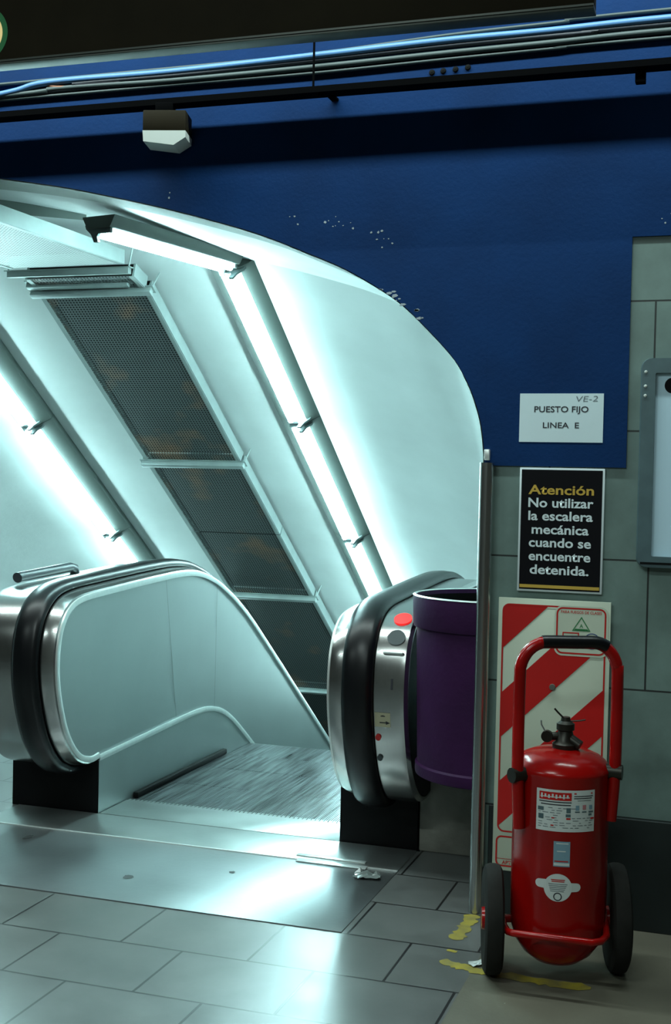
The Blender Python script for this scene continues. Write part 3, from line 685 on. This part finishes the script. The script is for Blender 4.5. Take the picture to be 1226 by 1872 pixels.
cable([(-7, 0, 2.685), (-2.9, 0, 2.70), (-2.36, 0, 2.712), (-1.918, 0, 2.706), (-1.398, 0, 2.71), (-0.97, 0, 2.718), (-0.627, 0, 2.722), (-0.26, 0, 2.728), (0.6, 0, 2.72), (3.1, 0, 2.73)], 0.0095, M['cab_grey'], 'thick grey green cable just under the light blue one', 3.935)
cable([(-7, 0, 2.68), (-2.6, 0, 2.69), (-1.9, 0, 2.692), (-1.4, 0, 2.692), (-0.97, 0, 2.700), (-0.6, 0, 2.705), (-0.26, 0, 2.709), (3.1, 0, 2.71)], 0.006, M['cab_grey'], 'thin grey cable, lowest of the bundle above the tray', 3.941)
cable([(-7, 0, 2.70), (-2.45, 0, 2.705), (-2.3, -0.01, 2.722), (-1.9, -0.01, 2.722), (-1.5, 0, 2.730), (-0.9, 0, 2.742), (-0.5, -0.01, 2.742), (-0.2, 0, 2.748), (3.1, 0, 2.745)], 0.008, M['cab_dark'], 'dark cable running between the light blue and grey green cables', 3.928)
cable([(-7, 0, 2.73), (-2.0, 0, 2.748), (-1.4, 0, 2.755), (-0.95, 0, 2.775), (-0.6, 0, 2.783), (-0.2, 0, 2.792), (3.1, 0, 2.80)], 0.006, M['cab_grey'], 'thin greenish cable, highest of the bundle at the right', 3.94)
cable([(-2.42, 0, 2.738), (-2.36, -0.02, 2.716), (-2.2, -0.015, 2.712), (-2.05, 0, 2.706)], 0.006, mat('rusty orange wire', (0.30, 0.12, 0.06), 0.6, noise=0.2), 'short rusty wire end among the cables at the left', 3.918)
for k, (x, z) in enumerate(((-1.005, 2.68), (-0.968, 2.682), (-0.928, 2.684), (-0.888, 2.687))):
    b = MB(); b.lathe([(0.0, -0.008), (0.008, -0.006), (0.010, 0.0)], (x, YW, z), 10, 'Y')
    tag(b.build('wall_bolt', M['gap'], None), ['leftmost', 'second from left', 'third from left', 'rightmost'][k]+' of four dark bolts on the blue wall above the tray', 'bolt', 'row of four dark bolts')
# box lamp hanging under the tray
e = empty('emergency_light', (-1.895, 3.868, 2.55), 'small dark box lamp with milky underside hanging below the cable tray', 'lamp')
Bm = Matrix.Translation(Vector((-1.895, 3.868, 0.020))) @ Matrix.Rotation(math.radians(14), 4, 'Z')
b = MB(); b.box(-0.075, 0.07, -0.05, 0.06, 2.497, 2.566, 0.004, Bm); b.build('housing', M['brown'], e)
b = MB(); b.box(-0.04, 0.02, -0.02, 0.03, 2.564, 2.6005, 0.003, Bm); b.build('neck', M['tray'], e)
b = MB()
T = [(-0.066, -0.043), (0.062, -0.043), (0.07, 0.06), (-0.075, 0.06)]
b.prism([(-0.075, 0.0), (0.07, 0.0), (0.07, -0.022), (0.03, -0.048), (-0.072, -0.036)], lambda p: Bm @ Vector((p[0], -0.05, 2.498+p[1])), lambda p: Bm @ Vector((p[0], 0.06, 2.498+p[1])))
b.build('diffuser', M['opal'], e, smooth=False)
# overhead brown sign box
e = empty('overhead_sign', (-2.2, 3.03, 2.484), 'dark brown overhead sign board with a green ringed disc, across the top of the picture', 'sign')
b = MB(); b.box(-4.6, -0.378, 3.0, 3.045, 2.488, 2.98, 0.003); b.build('board', M['brown'], e)
b = MB(); b.box(-4.6, -0.378, 2.996, 3.049, 2.480, 2.490, 0.001); b.box(-4.6, -0.378, 2.992, 2.998, 2.486, 2.491); b.build('bottom_edge', M['edge'], e)
def fdisc(name, cx, cz, r0, r1, y, m):
    b = MB(); n = 48
    if r0 == 0: b.poly([(cx+r1*math.cos(2*PI*k/n), y, cz+r1*math.sin(2*PI*k/n)) for k in range(n)])
    else:
        b.grid([[(cx+r*math.cos(2*PI*k/n), y, cz+r*math.sin(2*PI*k/n)) for k in range(n)] for r in (r0, r1)], True)
    return b.build(name, m, e, smooth=False)
fdisc('emblem_ring', -2.030, 2.567, 0.058, 0.074, 2.9985, M['green']); fdisc('emblem_disc', -2.030, 2.567, 0, 0.058, 2.998, M['cream'])
for x in (-4.2, -2.4, -0.7):
    b = MB(); b.tube([(x, 3.022, 2.97), (x, 3.022, ZT)], 0.012, 10); b.build('hanger_rod', M['edge'], e)

# ------------------------------------------------------------------ wheeled fire extinguisher
ax, ay, R = -0.473, 3.502, 0.1315
e = empty('fire_extinguisher', (ax, ay, 0), 'large red wheeled fire extinguisher before the striped board', 'fire extinguisher')
pr = [(0.0, 0.040), (0.03, 0.041), (0.065, 0.052), (0.095, 0.075), (0.118, 0.108), (0.129, 0.145), (R, 0.18), (R, 0.575), (0.1335, 0.578), (0.1335, 0.586), (0.130, 0.593), (0.122, 0.606), (0.105, 0.620), (0.08, 0.630), (0.05, 0.636), (0.026, 0.639), (0.0, 0.640)]
b = MB(); b.lathe(pr[1:-1], (ax, ay, 0), 64); tank = b.build('tank', M['redpaint'], e, angle=50)
cyw = math.radians(14); cd = Vector((math.cos(cyw), math.sin(cyw), 0)); cn = Vector((-cd.y, cd.x, 0))
A0 = Vector((ax, ay, 0))
# U handle
hl = Vector((-0.577, 3.394, 0)); hr = Vector((-0.327, 3.495, 0))
def hp(t, z): p = hl.lerp(hr, t); return (p.x, p.y, z)
pts = [hp(0.03, 0.43), hp(0.0, 0.60), hp(0.0, 0.84)]
for k in range(1, 7): a = PI/2*k/6; pts.append(hp(0.26-0.26*math.cos(a), 0.852+0.085*math.sin(a)))
for k in range(0, 6): a = PI/2*k/6; pts.append(hp(0.74+0.26*math.sin(a), 0.852+0.085*math.cos(a)))
pts += [hp(1.0, 0.852), hp(1.0, 0.60), hp(0.965, 0.452)]
b = MB(); b.tube(catmull(pts, 3), 0.0165, 16); han = b.build('handle', M['redpaint'], e, angle=60)
g = catmull([hp(0.22, 0.938), hp(0.3, 0.939), hp(0.6, 0.939), hp(0.78, 0.938), hp(0.88, 0.927)], 4)
b = MB(); b.tube(g, 0.0182, 16); b.build('grip', M['rubber'], han)
for t, z in ((0.0, 0.575), (1.0, 0.585)):
    q = Vector(hp(t, z)); dr = (A0+Vector((0, 0, z))-q); dr.z = 0; dr = dr.normalized()
    b = MB(); b.tube([q-dr*0.02, q+dr*0.03], 0.021, 12); b.build('clamp', M['brass'], e)
# valve
b = MB(); b.lathe([(0.034, 0.632), (0.036, 0.650), (0.026, 0.658), (0.020, 0.686), (0.025, 0.689), (0.025, 0.706), (0.014, 0.713), (0.012, 0.724), (0.0, 0.725)][:-1], (ax+0.008, ay, 0), 20)
b.tube([(ax+0.008, ay, 0.672), (ax-0.036, ay-0.01, 0.668)], 0.011, 10); b.tube([(ax+0.008, ay, 0.672), (ax+0.05, ay-0.01, 0.648)], 0.015, 10)
valve = b.build('valve', M['brass'], e)
b = MB(); b.lathe([(0.0, -0.006), (0.016, -0.006), (0.017, 0.006), (0.0, 0.007)][1:-1], (ax-0.040, ay-0.016, 0.669), 18, 'Y'); b.build('pressure_gauge', M['brass'], valve)
b = MB(); b.tube([(ax+0.006, ay-0.005, 0.718), (ax-0.014, ay-0.01, 0.738), (ax-0.022, ay-0.012, 0.747)], 0.0026, 8); b.tube([(ax+0.012, ay, 0.712), (ax+0.045, ay, 0.716), (ax+0.062, ay, 0.720)], 0.0022, 8); b.build('lever', M['brass'], valve)
b = MB(); b.tube([(ax-0.045, ay-0.02, 0.683), (ax-0.055, ay-0.025, 0.702), (ax-0.056, ay-0.025, 0.714)], 0.0022, 8); b.build('safety_pin', M['galv'], valve)
# wheels and axle
W0 = Vector((-0.648, 3.46, 0.150))
W1 = Vector((-0.322, 3.60, 0.150))
Rw = Matrix.Rotation(cyw, 4, 'Z')
for wc in (W0, W1):
    b = MB(); b.lathe([(0.095, -0.022), (0.135, -0.026), (0.146, -0.020), (0.150, -0.008), (0.150, 0.008), (0.146, 0.020), (0.135, 0.026), (0.095, 0.022), (0.093, 0.0), (0.095, -0.022)][:-1], wc, 40, 'X', Rw)
    wh = b.build('wheel', M['tyre'], e, angle=35)
    b = MB(); b.lathe([(0.018, -0.030), (0.03, -0.03), (0.034, -0.012), (0.094, -0.012), (0.094, 0.012), (0.034, 0.012), (0.03, 0.03), (0.018, 0.03)], wc, 32, 'X', Rw); b.build('hub', M['redpaint'], wh)
b = MB(); b.tube([W0, W1], 0.011, 12); b.build('axle', M['redpaint'], e)
b = MB(); b.tube([W0+cd*0.03, Vector((-0.605, 3.40, 0.157)), Vector((-0.585, 3.352, 0.158)), Vector((-0.57, 3.345, 0.158)), Vector((-0.36, 3.352, 0.158)), Vector((-0.340, 3.37, 0.158)), Vector((-0.330, 3.42, 0.156)), W1-cd*0.03], 0.0095, 12); b.build('front_bar', M['redpaint'], e)
# stickers: curved patches on the tank; az measured from -Y towards +X
def tk(az, z, off): return Vector((ax+(R+off)*math.sin(az), ay-(R+off)*math.cos(az), z))
def patch(mb, az0, az1, z0, z1, off, n=14):
    mb.grid([[tk(az0+(az1-az0)*k/n, z, off) for k in range(n+1)] for z in (z0, z1)])
D = math.radians
b = MB(); patch(b, D(-21), D(50), 0.438, 0.550, 0.0012); st = b.build('label_sticker', M['sticker'], e); st['label'] = 'white printed instruction sticker'
Z = lambda t: 0.550-0.112*t
Az = lambda t: D(-21+71*t)
def bit(name, m, rects, off=0.0018, par=st, split=True, stuff=False):
    for q_ in (rects if split else [None]):
        b = MB()
        for r_ in ([q_] if split else rects): patch(b, Az(r_[0]), Az(r_[1]), Z(r_[3]), Z(r_[2]), off, 6)
        o = b.build(name, m, par)
        if stuff: o['kind'] = 'stuff'
bit('red_heading', M['signred'], [(0.05, 0.58, 0.06, 0.25)])
bit('red_mark', M['signred'], [(0.62, 0.66, 0.06, 0.09), (0.92, 0.95, 0.06, 0.09), (0.50, 0.57, 0.66, 0.70), (0.92, 0.99, 0.66, 0.70), (0.26, 0.31, 0.66, 0.69), (0.25, 0.30, 0.84, 0.87)])
bit('heading_mark', M['sticker'], [(0.08+0.06*i, 0.11+0.06*i, 0.10+0.01*(i % 3), 0.21-0.02*(i % 2)) for i in range(8)] + [(0.07, 0.55, 0.165, 0.185)], 0.0023)
rows_ = [(0.05, 0.58, 0.28, 0.305), (0.08, 0.57, 0.345, 0.37), (0.62, 0.96, 0.13, 0.15), (0.62, 0.94, 0.18, 0.20), (0.68, 0.92, 0.24, 0.25)]
bit('print_line', M['ink'], rows_)
tiny = []
random.seed(3)
for r_ in range(9):
    t = 0.43+r_*0.058; a_ = 0.04
    while a_ < 0.94:
        l_ = random.uniform(0.03, 0.10)
        if random.random() < 0.55 and not (0.60 < a_ < 0.97 and t < 0.62): tiny.append((a_, min(a_+l_, 0.96), t, t+0.013))
        a_ += l_+0.03
bit('small_print', M['pencil'], tiny, split=False, stuff=True)
bit('pictogram', M['frame'], [(0.03, 0.13, 0.43, 0.52), (0.04, 0.13, 0.60, 0.72), (0.50, 0.57, 0.42, 0.54), (0.49, 0.57, 0.57, 0.64), (0.64, 0.72, 0.50, 0.53), (0.76, 0.84, 0.50, 0.53), (0.88, 0.97, 0.50, 0.54), (0.88, 0.94, 0.56, 0.61)])
bit('class_mark', M['bluesticker'], [(0.65, 0.71, 0.36, 0.48), (0.89, 0.95, 0.36, 0.46)]); bit('class_mark_red', mat('faded red print', (0.5, 0.2, 0.22), 0.6, noise=0.1), [(0.77, 0.83, 0.35, 0.46)])
b = MB(); patch(b, D(1), D(20), 0.344, 0.412, 0.0012, 8); bs = b.build('small_blue_sticker', M['bluesticker'], e)
for q_ in ((1.6, 19.4, 0.347, 0.354), (4, 18, 0.405, 0.408), (5, 15, 0.384, 0.387)):
    b = MB(); patch(b, D(q_[0]), D(q_[1]), q_[2], q_[3], 0.0018, 6); b.build('sticker_print', M['sticker'], bs)
b = MB(); patch(b, D(2.5), D(18), 0.357, 0.360, 0.0018, 6); b.build('red_print', M['signred'], bs)
def flat_patch(name, outl, caz, cz, off, m, par):
    b = MB(); vs = [b.bm.verts.new((u, v_, 0)) for u, v_ in outl]; fc = b.bm.faces.new(vs)
    bmesh.ops.triangulate(b.bm, faces=[fc])
    for v_ in b.bm.verts: v_.co = tk(caz+v_.co.x/R, cz+v_.co.y, off)
    return b.build(name, m, par)
# round inspection sticker with two ears
rc = 0.0375
outl = []
for k in range(49):
    a = 2*PI*k/48
    u, v_ = rc*math.cos(a), rc*math.sin(a); outl.append((u, v_))
b = MB(); b.grid([[tk(D(7)+r_*math.cos(2*PI*k/40)/R, 0.287+r_*math.sin(2*PI*k/40), 0.0012) for k in range(40)] for r_ in (0.0005, 0.012, 0.025, rc)], True)
rs = b.build('round_sticker', M['sticker'], e); rs['label'] = 'round white inspection sticker with two ears'
for sx in (-1, 1):
    pts = [(sx*0.030, 0.014)]
    for k in range(9): a = PI/2-PI*k/8; pts.append((sx*(0.050+0.0115*math.cos(a)), 0.0015+0.0115*math.sin(a)))
    pts.append((sx*0.030, -0.011)); flat_patch('sticker_ear', pts, D(7), 0.287-0.003*sx+0.003, 0.00125, M['sticker'], rs)
b = MB()
for a0, a1, z in ((-8, 8, 0.3085), (-7.4, 7.4, 0.304)): patch(b, D(7+a0), D(7+a1), z-0.0015, z+0.001, 0.0019, 6)
b.build('red_print', M['signred'], rs)
b = MB()
for i in range(5): patch(b, D(7-11+i*0.6), D(7+11-i), 0.296-i*0.0048, 0.2975-i*0.0048, 0.0019, 6)
b.build('grey_print', M['pencil'], rs)
n = 24; b = MB(); b.grid([[tk(D(7)+r_*math.cos(2*PI*k/n)/R, 0.263+r_*math.sin(2*PI*k/n), 0.002) for k in range(n)] for r_ in (0.0085, 0.0112)], True); b.build('ring_print', M['ink'], rs)

# ------------------------------------------------------------------ floor marks and litter
def blot(pts, z=0.0012): return [(x, y, z) for x, y in pts]
def worn_strip(p0, p1, wd, label, seed):
    random.seed(seed); b = MB(); p0 = Vector(p0); p1 = Vector(p1); d = (p1-p0); n_ = Vector((-d.y, d.x, 0)).normalized(); N_ = 18
    rows = []
    for k in range(N_+1):
        c_ = p0+d*(k/N_); w1 = wd*random.uniform(0.5, 1.1)/2; w2 = wd*random.uniform(0.5, 1.1)/2
        if k in (0, N_): w1 *= 0.3; w2 *= 0.3
        rows.append([(c_+n_*w1)+Vector((0, 0, .0012)), (c_-n_*w2)+Vector((0, 0, .0012))])
    b.grid(rows); return struct(tag(b.build('trim_1', M['yellow'], None, smooth=False), label, 'floor marking')) 
def ymark(o, nm): o.name = nm; return o
for i, (p0, p1, wd, lb) in enumerate((((-0.79, 3.90, 0), (-0.795, 3.66, 0), 0.052, 'worn yellow floor line from the pole foot towards the viewer'),
        ((-0.80, 3.575, 0), (-0.77, 3.565, 0), 0.02, 'faint yellow speck between the two yellow floor lines'),
        ((-0.80, 3.485, 0), (-0.655, 3.44, 0), 0.055, 'short yellow floor line left of the extinguisher wheel'),
        ((-0.64, 3.445, 0), (-0.37, 3.44, 0), 0.06, 'worn yellow floor line in front of the extinguisher'))):
    o = worn_strip(p0, p1, wd, lb, i+5); o.name = 'floor_marking'
    if 'kind' in o: del o['kind']
def scrap(name, cx, cy, s, m, label, cat, seed, rz=0.0, el=1.0, hgt=0.5):
    random.seed(seed); b = MB(); n = 6
    rows = []
    for i in range(n+1):
        row = []
        for j in range(n+1):
            u = (i/n-.5)*s*el; v_ = (j/n-.5)*s; x = u*math.cos(rz)-v_*math.sin(rz); y = u*math.sin(rz)+v_*math.cos(rz)
            row.append((cx+x+random.uniform(-1, 1)*s*.05, cy+y+random.uniform(-1, 1)*s*.05, 0.004+abs(random.gauss(0, 1))*s*.16*hgt))
        rows.append(row)
    b.grid(rows); return tag(b.build(name, m, None, smooth=False), label, cat)
scrap('paper_scrap', -0.692, 3.50, 0.032, M['sticker'], 'small white paper scrap on the floor beside the extinguisher wheel', 'litter', 4, 0.9, 1.9, 0.5)
scrap('plastic_wrapper', -1.21, 4.13, 0.075, M['plastic'], 'crumpled clear wrapper on the landing plate corner', 'litter', 8, 0.2, 1.2, 0.7)
for k, (x, y, rx, ry, lb) in enumerate(((-1.965, 3.82, 0.018, 0.020, 'dark flattened stain on the landing plate, left of its middle'), (-1.66, 4.0, 0.011, 0.012, 'small dark stain on the landing plate right of its middle'), (-2.53, 4.10, 0.014, 0.03, 'dark stain on the landing plate near the left picture edge'))):
    random.seed(k); b = MB(); b.poly([(x+rx*random.uniform(.7, 1.2)*math.cos(2*PI*i/12), y+ry*random.uniform(.7, 1.2)*math.sin(2*PI*i/12), 0.0042) for i in range(12)])
    tag(b.build('gum_stain', M['gum'], None, smooth=False), lb, 'stain', 'stains on the landing plate')
